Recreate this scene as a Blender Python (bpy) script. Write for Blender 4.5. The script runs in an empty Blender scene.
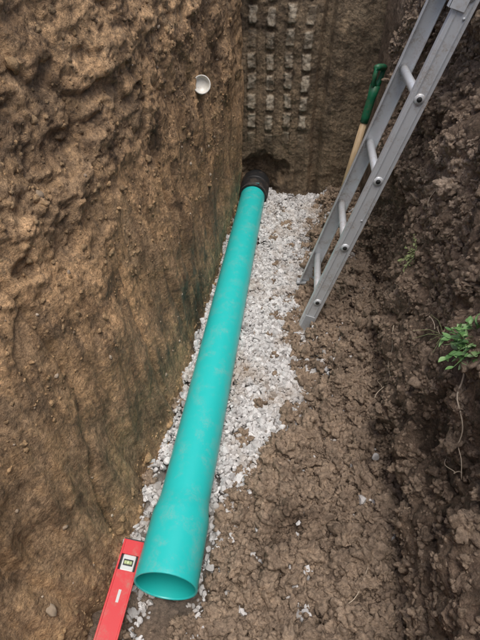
import bpy, math, random
import numpy as np
from mathutils import Vector, Matrix
from mathutils.bvhtree import BVHTree
random.seed(7); rng=np.random.default_rng(11)
S=bpy.context.scene
rad=math.radians

# ------------------------------------------------------------ noise
_perm=rng.permutation(256); _perm=np.concatenate([_perm,_perm,_perm])
_g=rng.normal(size=(256,3)); _g/=np.linalg.norm(_g,axis=1)[:,None]
_fp=rng.uniform(0,1,(256,3))
def pn(p):
    i=np.floor(p).astype(int); f=p-i; i&=255
    u=f*f*f*(f*(f*6-15)+10); r=np.zeros(len(p))
    for a in (0,1):
        wx=u[:,0] if a else 1-u[:,0]
        for b in (0,1):
            wy=u[:,1] if b else 1-u[:,1]
            for c in (0,1):
                wz=u[:,2] if c else 1-u[:,2]
                h=_perm[_perm[_perm[(i[:,0]+a)&255]+((i[:,1]+b)&255)]+((i[:,2]+c)&255)]
                g=_g[h]
                r+=wx*wy*wz*(g[:,0]*(f[:,0]-a)+g[:,1]*(f[:,1]-b)+g[:,2]*(f[:,2]-c))
    return r*1.6
def worley(p):
    i=np.floor(p).astype(int); f=p-i
    f1=np.full(len(p),9.); f2=np.full(len(p),9.)
    for a in(-1,0,1):
        for b in(-1,0,1):
            for c in(-1,0,1):
                h=_perm[_perm[_perm[(i[:,0]+a)&255]+((i[:,1]+b)&255)]+((i[:,2]+c)&255)]
                q=_fp[h]; d=(q[:,0]+a-f[:,0])**2+(q[:,1]+b-f[:,1])**2+(q[:,2]+c-f[:,2])**2
                n1=np.minimum(f1,d); f2=np.minimum(f2,np.maximum(f1,d)); f1=n1
    return np.sqrt(f1),np.sqrt(f2)
def fbm(p,s,o=4,k=.5,off=0.):
    r=np.zeros(len(p)); a=1.
    for n in range(o):
        r+=a*pn(p*s+off+n*17.3); s*=2.03; a*=k
    return r
def ridg(p,s,o=3,off=0.):
    r=np.zeros(len(p)); a=1.
    for n in range(o):
        r+=a*(1-2*np.abs(pn(p*s+off+n*9.1))); s*=2.1; a*=.5
    return r
def warp(p,s,a):
    return p+a*np.stack([pn(p*s+3.1),pn(p*s+31.7),pn(p*s+57.3)],1)
def lumps(p,s,off=0.):
    f1,f2=worley(warp(p,s*1.7,.35/s)*s+off)
    return np.clip(1.-f1,0,1)*np.clip((f2-f1)*4,0,1)**.5
def sm(a,b,x):
    t=np.clip((x-a)/(b-a),0,1); return t*t*(3-2*t)

# ------------------------------------------------------------ mesh helpers
def mesh_obj(name,V,F,mats,smooth=True,parent=None,attrs=None):
    me=bpy.data.meshes.new(name)
    V=np.asarray(V,dtype=np.float32)
    if isinstance(F,np.ndarray):
        n,k=F.shape
        me.vertices.add(len(V)); me.vertices.foreach_set('co',V.ravel())
        me.loops.add(n*k); me.loops.foreach_set('vertex_index',F.astype(np.int32).ravel())
        me.polygons.add(n); me.polygons.foreach_set('loop_start',np.arange(0,n*k,k,dtype=np.int32))
        me.polygons.foreach_set('loop_total',np.full(n,k,dtype=np.int32))
        me.update(calc_edges=True); me.validate()
    else:
        me.from_pydata([tuple(map(float,v)) for v in V],[],F)
    if attrs:
        for an,av in attrs.items():
            at=me.attributes.new(an,'FLOAT','POINT'); at.data.foreach_set('value',np.asarray(av,dtype=np.float32))
    me.polygons.foreach_set('use_smooth',[smooth]*len(me.polygons))
    ob=bpy.data.objects.new(name,me); S.collection.objects.link(ob)
    me.materials.append(mats)
    if parent: ob.parent=parent
    return ob
def gridF(nu,nv):
    a=np.arange(nu*nv).reshape(nu,nv)
    return np.stack([a[:-1,:-1],a[1:,:-1],a[1:,1:],a[:-1,1:]],-1).reshape(-1,4)
def empty(name):
    e=bpy.data.objects.new(name,None); S.collection.objects.link(e); return e
def tube(name,pts,rads,mat,parent=None,seg=20,cap=True):
    pts=[Vector(p) for p in pts]; V=[];F=[]
    d0=(pts[1]-pts[0]).normalized()
    ref=Vector((0,0,1)) if abs(d0.z)<.9 else Vector((0,1,0))
    for i,p in enumerate(pts):
        if i==0: d=pts[1]-pts[0]
        elif i==len(pts)-1: d=pts[-1]-pts[-2]
        else: d=pts[i+1]-pts[i-1]
        if d.length<1e-9: d=d0
        d.normalize(); a=ref.cross(d)
        a.normalize(); b=d.cross(a)
        for k in range(seg):
            t=2*math.pi*k/seg
            V.append(p+(a*math.cos(t)+b*math.sin(t))*rads[i])
    n=len(pts)
    for i in range(n-1):
        for k in range(seg):
            F.append((i*seg+k,i*seg+(k+1)%seg,(i+1)*seg+(k+1)%seg,(i+1)*seg+k))
    if cap:
        F.append(tuple(range(seg))[::-1]); F.append(tuple((n-1)*seg+k for k in range(seg)))
    return mesh_obj(name,V,F,mat,True,parent)
def revolve_y(name,cx,cz,prof,mat,parent=None,seg=72):
    V=[];F=[]
    for (y,r) in prof:
        for k in range(seg):
            t=2*math.pi*k/seg; V.append((cx+r*math.cos(t),y,cz+r*math.sin(t)))
    n=len(prof)
    for i in range(n-1):
        j=i+1
        for k in range(seg):
            F.append((i*seg+k,j*seg+k,j*seg+(k+1)%seg,i*seg+(k+1)%seg))
    ob=mesh_obj(name,V,F,mat,True,parent)
    m=ob.modifiers.new('es','EDGE_SPLIT'); m.split_angle=rad(35)
    return ob
def box(name,o,ax,ay,az,mat,parent=None,bev=.0):
    o=Vector(o);ax=Vector(ax);ay=Vector(ay);az=Vector(az)
    V=[o+ax*i+ay*j+az*k for i in(-1,1) for j in(-1,1) for k in(-1,1)]
    F=[(0,1,3,2),(4,6,7,5),(0,4,5,1),(2,3,7,6),(0,2,6,4),(1,5,7,3)]
    ob=mesh_obj(name,V,F,mat,False,parent)
    if bev:
        m=ob.modifiers.new('b','BEVEL'); m.width=bev; m.segments=2
    return ob

# ------------------------------------------------------------ materials
def newmat(name):
    m=bpy.data.materials.new(name); m.use_nodes=True
    nt=m.node_tree; return m,nt,nt.nodes['Principled BSDF']
def noise(nt,vec,scale,detail=4,rough=.6,dist=0.):
    n=nt.nodes.new('ShaderNodeTexNoise'); n.inputs['Scale'].default_value=scale
    n.inputs['Detail'].default_value=detail; n.inputs['Roughness'].default_value=rough
    n.inputs['Distortion'].default_value=dist
    nt.links.new(vec,n.inputs['Vector']); return n.outputs['Fac']
def ramp(nt,fac,stops):
    r=nt.nodes.new('ShaderNodeValToRGB')
    e=r.color_ramp.elements
    while len(e)<len(stops): e.new(.5)
    for i,(p,c) in enumerate(stops):
        e[i].position=p; e[i].color=(*c,1) if hasattr(c,'__len__') else (c,c,c,1)
    nt.links.new(fac,r.inputs['Fac']); return r.outputs['Color']
def mix(nt,fac,a,b,mode='MIX'):
    m=nt.nodes.new('ShaderNodeMix'); m.data_type='RGBA'; m.blend_type=mode
    for s,v in ((m.inputs[0],fac),(m.inputs[6],a),(m.inputs[7],b)):
        if isinstance(v,bpy.types.NodeSocket): nt.links.new(v,s)
        elif hasattr(v,'__len__'): s.default_value=(*v,1) if len(v)==3 else v
        else: s.default_value=v
    return m.outputs[2]
def mth(nt,op,a,b=0.):
    m=nt.nodes.new('ShaderNodeMath'); m.operation=op
    for s,v in ((m.inputs[0],a),(m.inputs[1],b)):
        if isinstance(v,bpy.types.NodeSocket): nt.links.new(v,s)
        else: s.default_value=v
    return m.outputs[0]
def coords(nt,scale=None):
    t=nt.nodes.new('ShaderNodeTexCoord').outputs['Object']
    if scale:
        m=nt.nodes.new('ShaderNodeMapping'); m.inputs['Scale'].default_value=scale
        nt.links.new(t,m.inputs['Vector']); return m.outputs['Vector']
    return t
def bump(nt,h,dist,strength=1.,prev=None):
    b=nt.nodes.new('ShaderNodeBump'); b.inputs['Distance'].default_value=dist
    b.inputs['Strength'].default_value=strength
    nt.links.new(h,b.inputs['Height'])
    if prev is not None: nt.links.new(prev,b.inputs['Normal'])
    return b.outputs['Normal']
def soil(name,dark,mid,light,accent,accent_amt=.5,streak=0.,rough=(.55,.95),attr=None,attrcol=None,bs=1.,spec=.35,attr2=None,attr2col=None,damp=.0):
    m,nt,b=newmat(name); L=nt.links
    c=coords(nt)
    n1=noise(nt,c,2.6,6,.68,.4)
    col=ramp(nt,n1,[(.38,dark),(.46,mid),(.57,mid),(.66,light)])
    n2=noise(nt,c,11,5,.74,.6)
    col=mix(nt,ramp(nt,n2,[(.48,0.),(.60,accent_amt)]),col,accent)
    col=mix(nt,ramp(nt,n2,[(.33,.75),(.45,0.)]),col,dark)
    if attr2:
        a=nt.nodes.new('ShaderNodeAttribute'); a.attribute_name=attr2
        f=mth(nt,'MULTIPLY',a.outputs['Fac'],ramp(nt,noise(nt,c,9,6,.78,1.2),[(.42,.08),(.52,1.)]))
        col=mix(nt,f,col,attr2col)
    if streak:
        n3=noise(nt,coords(nt,(20,20,.9)),1.,4,.6,.1)
        col=mix(nt,streak,col,ramp(nt,n3,[(.32,.45),(.68,1.4)]),'MULTIPLY')
    n4=noise(nt,c,85,4,.8)
    col=mix(nt,.9,col,ramp(nt,n4,[(.32,.42),(.68,1.5)]),'MULTIPLY')
    R=ramp(nt,n1,[(.40,rough[0]),(.56,rough[1])])
    if damp:
        n6=noise(nt,c,3.6,6,.72,.8); f=ramp(nt,n6,[(.50,0.),(.58,damp)])
        col=mix(nt,f,col,(.40,.38,.37),'MULTIPLY')
        R=mix(nt,f,R,(.40,)*3)
    if attr:
        a=nt.nodes.new('ShaderNodeAttribute'); a.attribute_name=attr
        col=mix(nt,a.outputs['Fac'],col,attrcol)
    L.new(col,b.inputs['Base Color'])
    L.new(R,b.inputs['Roughness'])
    b.inputs['Specular IOR Level'].default_value=spec
    nb=bump(nt,noise(nt,c,45,6,.74,.3),.022*bs,1.)
    if streak: nb=bump(nt,n3,.016,.8*min(1,streak*1.8),nb)
    L.new(nb,b.inputs['Normal'])
    return m

M_left=soil('clay_left',(.155,.100,.058),(.39,.262,.155),(.50,.36,.22),(.55,.345,.175),.6,streak=.6,rough=(.55,.85),spec=.35,bs=.85,attr2='ochre',attr2col=(.76,.475,.25),damp=.65)
M_right=soil('earth_right',(.105,.075,.053),(.29,.210,.150),(.43,.33,.245),(.46,.33,.23),.45,bs=1.3,rough=(.7,.98),spec=.25,damp=.5)
M_back=soil('clay_back',(.13,.093,.06),(.27,.200,.13),(.38,.29,.19),(.40,.28,.17),.4,streak=.4,rough=(.5,.85),attr='mark',attrcol=(.74,.64,.50),damp=.4)
M_floor=soil('earth_floor',(.105,.075,.054),(.275,.202,.148),(.42,.33,.25),(.44,.33,.235),.4,bs=1.3,rough=(.7,.97),spec=.25,attr='grav',attrcol=(.35,.32,.29),damp=.55)
M_clod=soil('earth_clods',(.16,.115,.082),(.33,.248,.180),(.48,.375,.285),(.50,.37,.26),.4,bs=.6,rough=(.8,.98),spec=.2)
M_clodl=soil('clay_lumps',(.19,.125,.070),(.40,.27,.15),(.52,.375,.22),(.64,.40,.20),.6,bs=.6,rough=(.55,.9))
M_ground=soil('topsoil_grass',(.04,.045,.02),(.12,.10,.06),(.18,.14,.09),(.08,.12,.04),.8,rough=(.9,1))

def gravel_mat(name,lo,hi,dirt,d0=.52):
    m,nt,b=newmat(name)
    g=nt.nodes.new('ShaderNodeNewGeometry'); c=coords(nt)
    col=ramp(nt,g.outputs['Random Per Island'],[(0,lo),(.25,tuple((l+h)/2 for l,h in zip(lo,hi))),(.6,hi),(.88,tuple(min(.82,v*1.22) for v in hi)),(1,(lo[0]*.7,lo[1]*.65,lo[2]*.6))])
    n=noise(nt,c,90,4,.7); col=mix(nt,.5,col,ramp(nt,n,[(.3,.65),(.7,1.25)]),'MULTIPLY')
    d=noise(nt,c,4.5,5,.65); col=mix(nt,ramp(nt,d,[(d0,0.),(d0+.16,.7)]),col,dirt)
    nt.links.new(col,b.inputs['Base Color']); b.inputs['Roughness'].default_value=.85
    return m
M_grav=gravel_mat('crushed_limestone',(.36,.345,.335),(.61,.60,.59),(.36,.29,.225),.50)
M_peb=gravel_mat('pebbles',(.24,.18,.12),(.42,.35,.27),(.22,.15,.09),.45)

def simple(name,col,rough=.5,metal=0.,spec=.5,dirt=None,damt=.4,ds=9.,coat=0.):
    m,nt,b=newmat(name); c=coords(nt)
    if dirt:
        n=noise(nt,c,ds,6,.7,.3); n2=noise(nt,c,ds*9,4,.7)
        f=mth(nt,'MULTIPLY',ramp(nt,n,[(.48,0.),(.7,damt)]),ramp(nt,n2,[(.35,.0),(.6,1.)]))
        nt.links.new(mix(nt,f,col,dirt),b.inputs['Base Color'])
        nt.links.new(mix(nt,f,(rough,)*3,(.9,)*3),b.inputs['Roughness'])
    else:
        b.inputs['Base Color'].default_value=(*col,1); b.inputs['Roughness'].default_value=rough
    b.inputs['Metallic'].default_value=metal; b.inputs['Specular IOR Level'].default_value=spec
    b.inputs['Coat Weight'].default_value=coat
    return m
M_pipe=simple('teal_pvc',(.024,.55,.53),.33,dirt=(.36,.42,.36),damt=.40,ds=17)
M_pipein=simple('teal_pvc_inside',(.018,.50,.47),.4)
M_rub=simple('black_rubber',(.016,.016,.017),.6,dirt=(.18,.13,.09),damt=.7,ds=14)
M_steel=simple('steel_band',(.45,.45,.45),.35,metal=.9)
M_alu=simple('aluminium',(.70,.72,.74),.40,metal=.3,dirt=(.33,.25,.18),damt=.9,ds=14)
M_alud=simple('aluminium_dull',(.50,.52,.54),.5,metal=.3,dirt=(.28,.21,.15),damt=.8,ds=20)
M_boreshade=simple('painted_bore_shade',(.03,.03,.03),.8)  # near-black colour standing in for the shade inside hollow rung ends
M_red=simple('red_powdercoat',(.66,.05,.055),.35,dirt=(.38,.24,.18),damt=.8,ds=18)
M_black=simple('black_plastic',(.015,.015,.016),.4)
M_white=simple('pale_plastic',(.62,.64,.62),.35)
M_vial=simple('vial_fluid',(.55,.66,.35),.1)
M_green=simple('green_plastic',(.014,.16,.075),.4,dirt=(.25,.18,.12),damt=.5,ds=25)
M_cer=simple('glazed_ceramic',(.72,.70,.63),.3,dirt=(.35,.26,.16),damt=.7,ds=30)
M_root=simple('root',(.58,.48,.36),.8)
def woodmat():
    m,nt,b=newmat('ash_wood'); c=coords(nt,(60,60,5))
    n=noise(nt,c,1.,5,.6,.5)
    nt.links.new(ramp(nt,n,[(.3,(.45,.31,.17)),(.7,(.70,.53,.33))]),b.inputs['Base Color']); b.inputs['Roughness'].default_value=.55
    return m
M_wood=woodmat()
def leafmat():
    m,nt,b=newmat('leaf'); g=nt.nodes.new('ShaderNodeNewGeometry')
    nt.links.new(ramp(nt,g.outputs['Random Per Island'],[(0,(.07,.17,.045)),(.5,(.16,.31,.10)),(1,(.33,.45,.22))]),b.inputs['Base Color'])
    b.inputs['Roughness'].default_value=.5
    return m
M_leaf=leafmat()
M_grass=simple('dry_grass',(.30,.35,.15),.7)

# ------------------------------------------------------------ trench surfaces
def I(x,xs,ys): return np.interp(x,xs,ys)
# left wall
ys=np.arange(-1.1,3.5,.0062); zs=np.arange(-.15,1.68,.0062)
Y,Z=np.meshgrid(ys,zs,indexing='ij'); y=Y.ravel(); z=Z.ravel()
xb=I(y,[-1,0,.5,.76,1.2,2.5,3.4],[-.58,-.56,-.485,-.445,-.415,-.395,-.385])
ln=I(y,[-1,0,.7,1.5,2.5,3.4],[.42,.40,.28,.12,.03,.0])
x=xb-ln*np.maximum(z,0)
P=np.stack([x,y,z],1)
upper=sm(.60,1.1,z-.10*(y-1)+.34*fbm(P,2.,3,off=5))
d=.026*fbm(P,1.8,3)+.008*fbm(P,6,3,off=3)
Pf=P*np.array([1,.8,1.9])
crumb=sm(-.05,.30,fbm(P,3.5,3,off=101))
d+=upper*crumb*(.011*lumps(Pf,7)+.010*lumps(Pf,17,5.)+.006*lumps(P,38,9.))+upper*.0035*fbm(P,60,2)
sl=fbm(P*np.array([1,.8,1.9]),5.5,4,.55,off=140); st_=np.floor(sl*5)/5; fr_=sl*5-np.floor(sl*5)
d+=upper*.018*(st_+.2*sm(.72,1.,fr_))
d+=(1-upper)*(.0035*lumps(P,24,2.)*np.clip(fbm(P,3,2,off=61)*3,0,1)+.0018*fbm(P,50,2))
Pst=P*np.array([1,1,.05])
d+=(1-upper*.55)*(.009*fbm(Pst,20,3,off=30)+.020*np.maximum(0,ridg(Pst,6,1,off=12)-.25)-.016*sm(.80,.97,ridg(Pst,4,1,off=19)))
chunk=sm(.10,.22,fbm(P,4,3,off=41)); d+=-.018*chunk*upper
d*=sm(3.6,2.9,y)*.6+.4
V=P.copy(); V[:,0]+=d; V[:,2]+=upper*.008*fbm(P,14,3,off=70)
och=sm(.35,.9,z+.3*fbm(P,2.,3,off=5))*sm(3.1,1.7,y+.5*fbm(P,3,2,off=15))*(1-.8*chunk)*(.6+.4*sm(.2,.8,fr_))
left=mesh_obj('earth_wall',V,gridF(len(ys),len(zs)),M_left,attrs={'ochre':np.clip(och+.12,0,1)})
# right wall
ys=np.arange(-1.1,3.5,.0062); zs=np.arange(-.15,1.68,.0062)
Y,Z=np.meshgrid(ys,zs,indexing='ij'); y=Y.ravel(); z=Z.ravel()
xb=I(y,[-1,.4,1.2,1.7,2.1,2.6,3.4],[.34,.32,.325,.37,.41,.40,.385]); ln=I(y,[0,1.0,1.5,2.5,3.4],[.22,.19,.15,.06,.0])
x=xb+ln*np.maximum(z,0); P=np.stack([x,y,z],1)
far=sm(3.1,2.3,y)*.85+.15
d=.055*fbm(P,2.2,2,off=90)+.030*fbm(P,6,3,off=61)+.004*fbm(P,60,2,.6,off=14)
cr=sm(-.3,.2,fbm(P,3,2,off=201))
d+=.040*lumps(P,5.5,4.)+(.4+.6*cr)*(.020*lumps(P,15,1.)+.010*lumps(P,34,7.))
d+=.05*np.maximum(0,ridg(P*np.array([1,1,.25]),4.0,1,off=77)-.55)
d-=.055*np.exp(-((z-.16-.04*fbm(P,3,2,off=8))/.07)**2)*sm(2.3,1.7,y)
V=P.copy(); V[:,0]-=(d*far-.016-.012*far); V[:,2]+=far*.035*fbm(P,8,4,off=55); V[:,1]+=far*.03*fbm(P,9,4,off=25)
right=mesh_obj('earth_wall',V,gridF(len(ys),len(zs)),M_right)
# back wall
xs=np.arange(-.62,.62,.0045); zs=np.arange(-.15,1.68,.0045)
X,Z=np.meshgrid(xs,zs,indexing='ij'); x=X.ravel(); z=Z.ravel(); P=np.stack([x,np.full_like(x,3.26),z],1)
wob=.012*fbm(P,3,2,off=4); xx=x+wob
d=.018*fbm(P,2.5,3)+.006*fbm(P,14,3,off=9)-.004*lumps(P,16,3.)-.003*lumps(P,40)
d+=.004*fbm(P*np.array([1,1,.06]),22,2,off=31)
mark=np.zeros_like(x)
for k,cx in enumerate((-.325,-.215,-.10,.005)):
    rag=.005*fbm(P,40,2,off=k*5.)
    col=sm(.027,.018,np.abs(xx-cx)+rag)
    ph=(z+.012*math.sin(k*2.1)+wob*.8)/.118+rag*7
    fr=ph-np.floor(ph)
    row=sm(.04,.10,fr)*sm(.86,.76,fr)
    gate=sm(-.55,-.2,fbm(P+np.array([cx*9,0,0]),5,2,off=21))
    m_=col*row*sm(.36,.50,z)*(.35+.65*gate)
    mark=np.maximum(mark,m_)
    d+=-.014*m_+.009*sm(.036,.026,np.abs(xx-cx))
groove=sm(.045,.012,np.abs(xx-.105)); d+=.055*groove
d+=-.02*sm(.13,.2,xx)
hole=sm(.19,.09,np.hypot(x+.25,(z-.13)*1.0)+.07*fbm(P,7,3)); d+=.085*hole
V=P.copy(); V[:,1]+=d
brk=.5+.5*np.clip(fbm(P,24,4,.7,off=3)*2,-1,1)
back=mesh_obj('earth_wall',V,gridF(len(xs),len(zs)),M_back,attrs={'mark':mark*(.15+.65*brk)})
# near end slope
xs=np.arange(-1.2,1.0,.03); tt=np.arange(0,1.001,.02)
X,T=np.meshgrid(xs,tt,indexing='ij'); P=np.stack([X.ravel(),-.45-.55*T.ravel(),-.1+1.75*T.ravel()],1)
P[:,1]+=.06*fbm(P,3,3)
mesh_obj('earth_wall',P,gridF(len(xs),len(tt)),M_right)
# floor
def xedge(y): return I(y,[.3,.6,.9,1.08,1.20,1.4,1.6,1.8,2.1,2.6,3.3],[-.26,-.20,-.14,-.06,.06,.14,.11,.06,.09,.125,.17])
def floorz(x,y):
    P=np.stack([x,y,np.zeros_like(x)],1)
    e=xedge(y); z=I(y,[-1,.5,.9,1.3],[-.05,-.035,-.01,.012])
    z=z+.13*sm(0,1,(x-e+.02)/np.maximum(.42-e,.1))
    z=z+.035*np.exp(-((x-e-.07)/.06)**2)*sm(1.0,1.3,y)
    z=z+.03*sm(-.36,-.42,x)
    dm=sm(-.03,.05,x-e)
    z=z+(.006+.034*dm)*fbm(P,5,3,off=2)+(.003+.010*dm)*fbm(P,16,3,off=6)+(.001+.003*dm)*fbm(P,60,2,off=1)
    z=z+dm*(.034*lumps(P,10,3.)+.018*lumps(P,24,8.)+.008*lumps(P,50,2.))
    z=z-.012*np.exp(-(((x+.287)/.13)**2))*sm(1.2,.7,y)
    return z
xs=np.arange(-.75,.62,.0052); ys=np.arange(-1.0,3.45,.0052)
X,Y=np.meshgrid(xs,ys,indexing='ij'); x=X.ravel(); y=Y.ravel()
z=floorz(x,y); e=xedge(y)
gm=sm(.03,-.04,x-e+.03*fbm(np.stack([x,y,z],1),10,3))*sm(.45,.8,y)*.8
floor=mesh_obj('trench_floor',np.stack([x,y,z],1),gridF(len(xs),len(ys)),M_floor,attrs={'grav':gm})
# surrounding ground to the horizon with the trench opening left out
def ring():
    xs=[-400,-30,-6,-1.05,.62,6,30,400]; ysr=[-400,-30,-6,-.98,3.42,8,30,400]
    V=[(a,b,1.60) for a in xs for b in ysr]; F=[]
    for i in range(7):
        for j in range(7):
            if i==3 and j==3: continue
            F.append((i*8+j,(i+1)*8+j,(i+1)*8+j+1,i*8+j+1))
    return mesh_obj('ground',V,F,M_ground,False)
ring()

def bvh(o):
    me=o.data; return BVHTree.FromPolygons([v.co for v in me.vertices],[tuple(p.vertices) for p in me.polygons])
BR=bvh(right); BL=bvh(left); BF=bvh(floor)
def hitR(y,z):
    h=BR.ray_cast(Vector((-.1,y,z)),Vector((1,0,0))); return h[0] if h[0] else Vector((.4,y,z))
def hitL(y,z):
    h=BL.ray_cast(Vector((-.1,y,z)),Vector((-1,0,0))); return h[0] if h[0] else Vector((-.42,y,z))
def hitF(x,y):
    h=BF.ray_cast(Vector((x,y,1)),Vector((0,0,-1))); return h[0]

# ------------------------------------------------------------ stones & clods
import bmesh
def ico(sub):
    bm=bmesh.new(); bmesh.ops.create_icosphere(bm,subdivisions=sub,radius=1.)
    V=np.array([v.co[:] for v in bm.verts]); F=np.array([[v.index for v in f.verts] for f in bm.faces]); bm.free(); return V,F
def rotm(n):
    q=rng.normal(size=(n,4)); q/=np.linalg.norm(q,axis=1)[:,None]; w,x,y,z=q.T
    return np.stack([1-2*(y*y+z*z),2*(x*y-z*w),2*(x*z+y*w),2*(x*y+z*w),1-2*(x*x+z*z),2*(y*z-x*w),2*(x*z-y*w),2*(y*z+x*w),1-2*(x*x+y*y)],1).reshape(n,3,3)
def scatter(name,pos,size,mat,sub=1,jit=.22,aniso=.35,smooth=False,nz=0.,angular=False):
    V0,F0=ico(sub); n=len(pos); nv=len(V0)
    if nz:
        W=[]
        for k in range(24):
            W.append(V0*(1+nz*fbm(V0+k*7.7,1.3,3,.6))[:,None])
        W=np.array(W); base=W[rng.integers(0,24,n)]
    elif angular:
        W=[]
        for k in range(48):
            A=V0.copy()*1.25
            for _ in range(9):
                nn=rng.normal(size=3); nn/=np.linalg.norm(nn); h=rng.uniform(.55,.95)
                dd_=A@nn-h; A-=np.maximum(dd_,0)[:,None]*nn
            W.append(A)
        W=np.array(W); base=W[rng.integers(0,48,n)]
    else:
        base=V0[None]*(1+jit*rng.uniform(-1,1,(n,nv,1)))
    sc=1+aniso*rng.uniform(-1,1,(n,1,3)); base=base*sc
    R=rotm(n); V=np.einsum('nij,nkj->nki',R,base)*np.asarray(size)[:,None,None]+np.asarray(pos)[:,None,:]
    F=(F0[None]+(np.arange(n)*nv)[:,None,None]).reshape(-1,3)
    return mesh_obj(name,V.reshape(-1,3),F,mat,smooth)
# gravel bed
n=76000
x=rng.uniform(-.47,.36,n); y=rng.uniform(.45,3.30,n); P2=np.stack([x,y,0*x],1)
e=xedge(y)+.06*fbm(P2,7,3,off=44)
den=sm(.06,-.05,x-e)*sm(.50,.85,y)
patch=fbm(P2,6,3,off=81); den*=np.where(patch>.30,.3,1)
den*=np.where((x<-.37)&(y<1.3),.55,1)
dx=x-e; spill=.12*np.exp(-np.maximum(dx,0)/.09)+.012
spill+=.16*np.exp(-(((x+.03)/.05)**2+((y-.72)/.14)**2))+.14*np.exp(-(((x-.10)/.03)**2+((y-.62)/.12)**2))
den=np.maximum(den*.72,spill*sm(.4,.5,y))
ok=(rng.uniform(size=n)<den)&(np.abs(x+.287)>.052)
x=x[ok];y=y[ok]; z=floorz(x,y); n=len(x)
r=np.exp(rng.normal(math.log(.0070),.34,n)); r=np.clip(r,.0032,.015)
nearp=np.abs(x+.287); z=z+rng.uniform(-.004,.016,n)*(x<xedge(y)+.02)+.030*np.exp(-((nearp-.08)/.05)**2)*(y>.85)*(x<xedge(y))
big_=r>.0062; PP=np.stack([x,y,z],1)
scatter('gravel_bed',PP[big_],r[big_],M_grav,2,0,.38,False,0.,True)
scatter('gravel_bed',PP[~big_],r[~big_],M_grav,1,.24,.38)
# dirt clods on the floor and on the right bank
pos=[];siz=[]
def addc(p,s): pos.append(p); siz.append(s)
for _ in range(30000):
    yy=random.uniform(.1,3.2); xx_=random.uniform(-.45,.42); e_=float(xedge(yy))
    dd=xx_-e_
    if dd<-.05 and random.random()>.07: continue
    if yy>2.2 and random.random()<.5: continue
    if abs(xx_+.287)<.12 and yy>.54: continue
    s=min(.034,.0036*math.exp(abs(random.gauss(0,.80))))
    if random.random()<(.022 if yy<1.3 else .012): s=random.uniform(.014,.032)
    p=hitF(xx_,yy)
    if p: addc((p.x,p.y,p.z+s*.3),s)
for _ in range(9000):
    yy=random.uniform(.1,2.8); zz=random.uniform(.05,1.5); p=hitR(yy,zz)
    s=min(.028,.0038*math.exp(abs(random.gauss(0,.7))))
    addc((p.x+s*.1,p.y,p.z),s)
pos=np.array(pos);siz=np.array(siz); t1=siz<.006; big=siz>.011; midm=~t1&~big
scatter('dirt_clods',pos[t1],siz[t1],M_clod,1,.25,.3,False)
scatter('dirt_clods',pos[midm],siz[midm],M_clod,2,0,.3,True,.5)
scatter('dirt_clods',pos[big],siz[big],M_clod,4,0,.28,True,.8)
pp=[];ss=[]
for _ in range(150):
    yy=random.uniform(.15,3.1); zz=random.uniform(.05,1.5); p=hitL(yy,zz)
    s=.003*math.exp(abs(random.gauss(0,.6))); pp.append((p.x-s*.2,p.y,p.z)); ss.append(s)
scatter('embedded_pebbles',np.array(pp),np.array(ss),M_peb,2,0,.3,True,.4)
pp=[];ss=[]
for _ in range(2200):
    yy=random.uniform(.1,2.9)
    zz=random.uniform(.55,1.5) if random.random()<.8 else random.uniform(.0,.12)
    p=hitL(yy,zz); s=min(.015,.003*math.exp(abs(random.gauss(0,.65)))); pp.append((p.x-s*.35,p.y,p.z)); ss.append(s)
scatter('clay_lumps',np.array(pp),np.array(ss),M_clodl,2,0,.35,True,.5)

# ------------------------------------------------------------ sewer pipe
px,pz=-.287,.084
pipe=empty('sewer_pipe')
revolve_y('barrel_and_bell',px,pz,[(3.14,.082),(2.2,.082),(1.4,.082),(.855,.082),(.845,.0823),(.815,.0865),(.79,.0912),(.775,.0924),(.68,.0930),(.595,.0934),(.580,.0941),(.576,.0935),(.575,.0912),(.576,.0883),(.579,.0871)],M_pipe,pipe,96)
revolve_y('bell_inside',px,pz,[(.579,.0871),(.64,.0861),(.648,.0893),(.670,.0893),(.678,.0858),(.78,.0848),(.792,.077),(1.2,.077),(3.14,.077)],M_pipein,pipe,96)
cp=empty('rubber_coupling')
revolve_y('sleeve',px,pz,[(3.070,.083),(3.070,.094),(3.078,.096),(3.082,.092),(3.10,.092),(3.104,.097),(3.13,.099),(3.17,.099),(3.174,.094),(3.2,.094),(3.205,.098),(3.30,.098),(3.30,.05)],M_rub,cp)
revolve_y('clamp_band',px,pz,[(3.083,.0925),(3.083,.0942),(3.098,.0942),(3.098,.0925)],M_steel,cp)
box('clamp_screw',(px+.03,3.09,pz+.097),(.012,0,0),(0,.005,0),(0,0,.005),M_steel,cp,.001)
revolve_y('far_pipe',px,pz,[(3.28,.083),(3.6,.083)],M_rub,cp)

# ------------------------------------------------------------ spirit level
lv=empty('spirit_level')
c0=Vector((-.422,.712,.052)); c1=Vector((-.428,.06,.040))
ax=(c1-c0).normalized(); nrm=Vector((.20,-.02,1)).normalized(); side=ax.cross(nrm).normalized(); nrm=side.cross(ax).normalized()
if nrm.z<0: nrm=-nrm
L_=(c1-c0).length; hw=.032; ht=.011
def seg(n,a,b,s0,s1,h,mat,off=0.,bev=.0012):
    o=c0+ax*((a+b)/2)+side*((s0+s1)/2)+nrm*off
    return box(n,o,ax*((b-a)/2),side*((s1-s0)/2),nrm*h,mat,lv,bev)
seg('flange_1',.004,L_,hw-.006,hw,ht,M_red)
seg('flange_2',.004,L_,-hw,-hw+.006,ht,M_red)
for i,(a,b) in enumerate([(.004,.048),(.096,.300),(.350,L_-.1),(L_-.05,L_)]):
    seg('web_%d'%(i+1),a,b,-hw+.006,hw-.006,ht-.0025,M_red,0,0)
seg('end_cap',0,.0038,-hw+.001,hw-.001,ht-.001,M_black)
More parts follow.
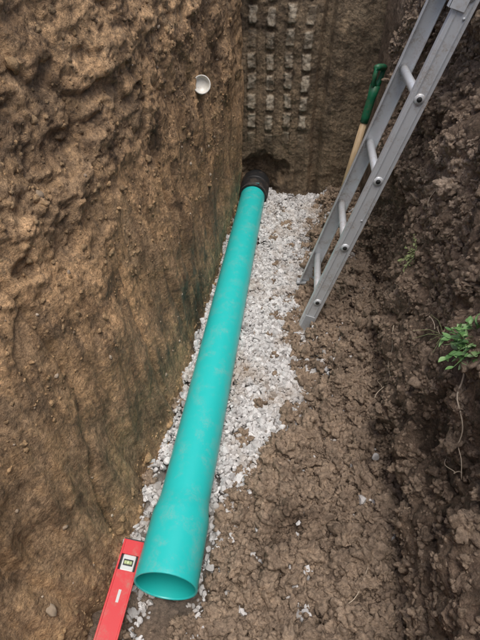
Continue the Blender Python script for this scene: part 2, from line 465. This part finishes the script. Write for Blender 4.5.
for i,(a,b) in enumerate([(.048,.096),(.300,.350),(L_-.1,L_-.05)]):
    seg('vial_frame_%d'%(i+1),a+.0002,b-.0002,-hw+.0122,hw-.0122,ht-.004,M_white,0,.003)
    seg('vial_surround_%d'%(i+1),a+.0002,b-.0002,-hw+.0062,hw-.0062,ht-.007,M_black,0,.001)
    seg('vial_mount_%d'%(i+1),a+.014,b-.014,-hw+.017,hw-.017,ht-.003,M_black,0,.002)
    o=c0+ax*((a+b)/2)+nrm*(ht-.003); dv=side if i!=1 else ax
    tube('vial_%d'%(i+1),[o-dv*.012,o+dv*.012],[.0055,.0055],M_vial,lv,16)
    for s in(-1,1):
        tube('vial_line_%d_%d'%(i+1,s+1),[o+dv*(.0042*s-.0004),o+dv*(.0042*s+.0004)],[.0058,.0058],M_black,lv,16)
seg('label',.150,.185,-.004,.004,.0004,M_white,ht-.0019,0)

# ------------------------------------------------------------ ladder
ld=empty('extension_ladder')
dv=Vector((.272,0,.962)).normalized(); wv=Vector((dv.z,0,-dv.x)); yv=Vector((0,1,0))
foot=Vector((.088,0,.055)); LL=2.45; W=.031
for i,(yy,s) in enumerate(((1.80,1),(2.20,-1))):
    o=foot+yv*yy
    box('rail_web_%d'%(i+1),o+dv*(LL/2),dv*(LL/2),yv*.0016,wv*W,M_alu,ld,.0008)
    for k in(-1,1):
        box('rail_flange_%d_%d'%(i+1,k+1),o+dv*(LL/2)+wv*(k*(W-.0015))+yv*(s*.0145),dv*(LL/2-.001),yv*.0128,wv*.0018,M_alu,ld,.0006)
    for k in(-.55,.55):
        box('rail_rib_%d_%d'%(i+1,int(k*2)+2),o+dv*(LL/2)+wv*(k*W)-yv*(s*.0026),dv*(LL/2-.002),yv*.0009,wv*.002,M_alud,ld)
    box('shoe_bracket_%d'%(i+1),o+dv*.035-yv*(s*.0045),dv*.05,yv*.0022,wv*.022,M_alud,ld,.001)
    box('shoe_%d'%(i+1),o-dv*.012-yv*(s*.004),Vector((.045,0,0)),yv*.022,Vector((0,0,.006)),M_alud,ld,.002)
    box('shoe_pad_%d'%(i+1),o-dv*.012-yv*(s*.004)-Vector((0,0,.0125)),Vector((.042,0,0)),yv*.021,Vector((0,0,.006)),M_rub,ld,.002)
    for r_ in range(8):
        q=o+dv*(.17+.305*r_)
        tube('rung_swage_%d_%d'%(i+1,r_),[q-yv*(s*.001),q-yv*(s*.006)],[.019,.016],M_alu,ld,20)
        tube('rung_bore_shade_%d_%d'%(i+1,r_),[q-yv*(s*.0055),q-yv*(s*.0066)],[.009,.009],M_boreshade,ld,16)  # solid dark disc on the swage, hollow's shade painted, no opening modelled
    for b_ in(.075,.61,1.33,1.52):
        q=o+dv*b_+wv*.012; tube('rivet_%d_%d'%(i+1,int(b_*100)),[q,q-yv*(s*.0045)],[.005,.004],M_alud,ld,10)
    box('guide_bracket_%d'%(i+1),o+dv*1.42+wv*(-W*.75)-yv*(s*.006),dv*.075,yv*.002,wv*.026,M_alu,ld,.001)
    box('guide_lip_%d'%(i+1),o+dv*1.42+wv*(-W*1.5)+yv*(s*.006),dv*.075,yv*.014,wv*.002,M_alu,ld,.001)
for r_ in range(8):
    q=foot+dv*(.17+.305*r_)
    tube('rung_%d'%(r_+1),[q+yv*1.802,q+yv*2.198],[.0165,.0165],M_alu,ld,20)

# ------------------------------------------------------------ shovel
sh=empty('shovel')
b0=Vector((.250,2.80,.12)); t0=Vector((.385,2.86,.965)); dd=(t0-b0).normalized(); ln_=(t0-b0).length
sd=Vector((.62,.78,0)); sd=(sd-dd*sd.dot(dd)).normalized(); fr=dd.cross(sd)
pt=lambda a,s=0,f=0:b0+dd*a+sd*s+fr*f
g0=ln_-.28
tube('shaft',[pt(0),pt(.3),pt(g0)],[.0195,.0190,.0185],M_wood,sh,20)
tube('grip_socket',[pt(g0-.01),pt(g0+.02),pt(g0+.12),pt(g0+.18)],[.0215,.023,.023,.028],M_green,sh,20)
for s in(-1,1):
    tube('grip_fork_%d'%(s+1),[pt(g0+.16,0),pt(g0+.19,s*.024),pt(g0+.225,s*.034),pt(g0+.265,s*.036)],[.016,.015,.013,.013],M_green,sh,12)
tube('grip_bar',[pt(g0+.265,-.046),pt(g0+.268,-.02),pt(g0+.268,.02),pt(g0+.265,.046)],[.014,.0165,.0165,.014],M_green,sh,16)
tube('blade_socket',[pt(.06),pt(0),pt(-.06)],[.021,.023,.018],M_alud,sh,16)
V=[];F=[]
for i in range(9):
    a=-.04-.26*i/8; w=.085*(1 if i<5 else math.cos((i-4)/4.4*math.pi/2))
    for j in range(9):
        s=(j-4)/4*w; V.append(pt(a,s,-.018*(1-(s/.085)**2)+.004))
for i in range(8):
    for j in range(8): F.append((i*9+j,i*9+j+1,i*9+j+10,i*9+j+9))
bo=mesh_obj('blade',V,F,M_alud,True,sh); m=bo.modifiers.new('s','SOLIDIFY'); m.thickness=.002

# ------------------------------------------------------------ old clay pipe stub in left wall
st=empty('drain_pipe_stub')
o=Vector((hitL(2.22,1.015).x+.030,2.20,1.015)); axs=Vector((.26,-.90,.34)).normalized()
a_=axs.cross(Vector((0,0,1))).normalized(); b_=axs.cross(a_)
prof=[(-.12,.032),(-.012,.035),(.0,.0375),(.006,.0375),(.008,.035),(.006,.032),(-.002,.030),(-.009,.025),(-.011,.0001)]
V=[];F=[];sg=40
for (h,r_) in prof:
    for k in range(sg):
        t=2*math.pi*k/sg; V.append(o+axs*h+(a_*math.cos(t)+b_*math.sin(t))*r_)
for i in range(len(prof)-1):
    for k in range(sg): F.append((i*sg+k,i*sg+(k+1)%sg,(i+1)*sg+(k+1)%sg,(i+1)*sg+k))
mesh_obj('stub_end',V,F,M_cer,True,st)

# ------------------------------------------------------------ roots
def root(pts,r0,r1,name='root'):
    n=len(pts); tube(name,pts,[r0+(r1-r0)*i/(n-1) for i in range(n)],M_root,None,7)
def wallroot(y0,z0,y1,z1,r,n=22,out=.012,wig=.012):
    P=[]
    a1,a2=random.uniform(0,6),random.uniform(0,6)
    for i in range(n):
        t=i/(n-1); yy=y0+(y1-y0)*t+wig*math.sin(t*9+a1); zz=z0+(z1-z0)*t+wig*.6*math.sin(t*13+a2)
        h=hitR(yy,zz); P.append([h.x-out,yy,zz])
    A=np.array(P)
    for k in range(1,len(A)): A[k,0]=min(A[k,0],A[k-1,0]+.01)
    for k in range(len(A)-2,-1,-1): A[k,0]=min(A[k,0],A[k+1,0]+.01)
    for _ in range(3): A[1:-1]=(A[:-2]+A[1:-1]*2+A[2:])/4
    root([tuple(p) for p in A],r,r*.5)
wallroot(.88,.74,.74,.53,.0022); wallroot(.74,.53,.82,.48,.0016)
wallroot(1.45,.42,1.25,.30,.0015); wallroot(1.25,.62,1.12,.66,.0014,out=.03)
wallroot(1.7,.9,1.6,.7,.0012); wallroot(1.2,.30,1.35,.22,.0013,out=.02)
P=[]
for i in range(16):
    t=i/15; xx_=.18+.11*t; yy=.50+.17*t+.02*math.sin(t*7); p=hitF(xx_,yy); P.append([p.x,p.y,p.z+.016+.02*math.sin(t*3.1)])
A=np.array(P)
for _ in range(4): A[1:-1]=(A[:-2]+A[1:-1]*2+A[2:])/4
root([tuple(p) for p in A],.0016,.0009)

# ------------------------------------------------------------ weeds
def leafset(name,origin,n,spread,size,mat,droop=.4,grass=False):
    V=[];F=[]
    O=Vector(origin)
    for _ in range(n):
        dirv=Vector((-abs(random.gauss(.6,.5)),random.gauss(0,.8),random.gauss(.25,.6))).normalized()
        ln1=spread*random.uniform(.3,1)
        tip=O+dirv*ln1+Vector((0,0,-droop*ln1*random.random()))
        sdv=dirv.cross(Vector((0,0,1))).normalized()*.0008
        k=len(V); mp=(O+tip)/2+Vector((0,0,.15*ln1))
        V+= [O-sdv,O+sdv,mp+sdv,mp-sdv,tip+sdv*.6,tip-sdv*.6]; F+=[(k,k+1,k+2,k+3),(k+3,k+2,k+4,k+5)]
        if grass: continue
        for q in range(random.randint(3,6)):
            c=O.lerp(tip,random.uniform(.35,1.05)); ld_=(dirv+Vector((random.gauss(0,.8),random.gauss(0,.8),random.gauss(0,.6)))).normalized()
            s=size*random.uniform(.5,1.2); up=Vector((random.gauss(-.3,.4),random.gauss(-.2,.4),1)).normalized()
            sv=ld_.cross(up).normalized()*s*.28; nn=sv.cross(ld_).normalized()*s*.10
            prof=[(0,.05),(.18,.7),(.4,1.),(.65,.75),(.85,.35),(1.,.02)]
            k=len(V)
            for (a,w) in prof:
                cc=c+ld_*s*a-nn*(a*a*2.2)*(1 if nn.z>0 else -1)
                V+=[cc-sv*w+nn,cc,cc+sv*w+nn]
            for a in range(5):
                F+=[(k+a*3,k+a*3+1,k+a*3+4,k+a*3+3),(k+a*3+1,k+a*3+2,k+a*3+5,k+a*3+4)]
    return mesh_obj(name,V,F,mat,True)
h=hitR(.91,.80); leafset('weed_plant',Vector((max(h.x-.012,.455),h.y,h.z+.01)),60,.088,.023,M_leaf)
h=hitR(1.60,.62); leafset('weed_plant',h,24,.08,.013,M_grass,.8)
h=hitR(1.15,.63); leafset('grass_tuft',h,9,.11,.01,M_grass,.5,True)

# ------------------------------------------------------------ light
w=bpy.data.worlds.new('World'); S.world=w; w.use_nodes=True; nt=w.node_tree
bg=nt.nodes['Background']; sk=nt.nodes.new('ShaderNodeTexSky'); sk.sky_type='NISHITA'; sk.sun_disc=False
el,az=rad(74),rad(160)
sk.sun_elevation=el; sk.sun_rotation=az; sk.air_density=1.; sk.dust_density=4.; sk.ozone_density=.6
nt.links.new(sk.outputs[0],bg.inputs[0]); bg.inputs[1].default_value=.15
sun=bpy.data.lights.new('sun','SUN'); sun.energy=2.3; sun.angle=rad(36); sun.color=(1,.975,.94)
so=bpy.data.objects.new('sun',sun); S.collection.objects.link(so)
sdir=Vector((math.sin(az)*math.cos(el),math.cos(az)*math.cos(el),math.sin(el)))
so.rotation_euler=sdir.to_track_quat('Z','Y').to_euler(); so.location=(0,0,8)

cam=bpy.data.cameras.new('camera'); co=bpy.data.objects.new('camera',cam); S.collection.objects.link(co)
cam.sensor_fit='VERTICAL'; cam.sensor_height=36; cam.lens=27.96; cam.clip_start=.02; cam.clip_end=1500
co.location=(0,0,1.6); co.rotation_euler=(rad(50),0,rad(6.9)); S.camera=co
S.view_settings.view_transform='Standard'; S.view_settings.look='None'; S.view_settings.exposure=0
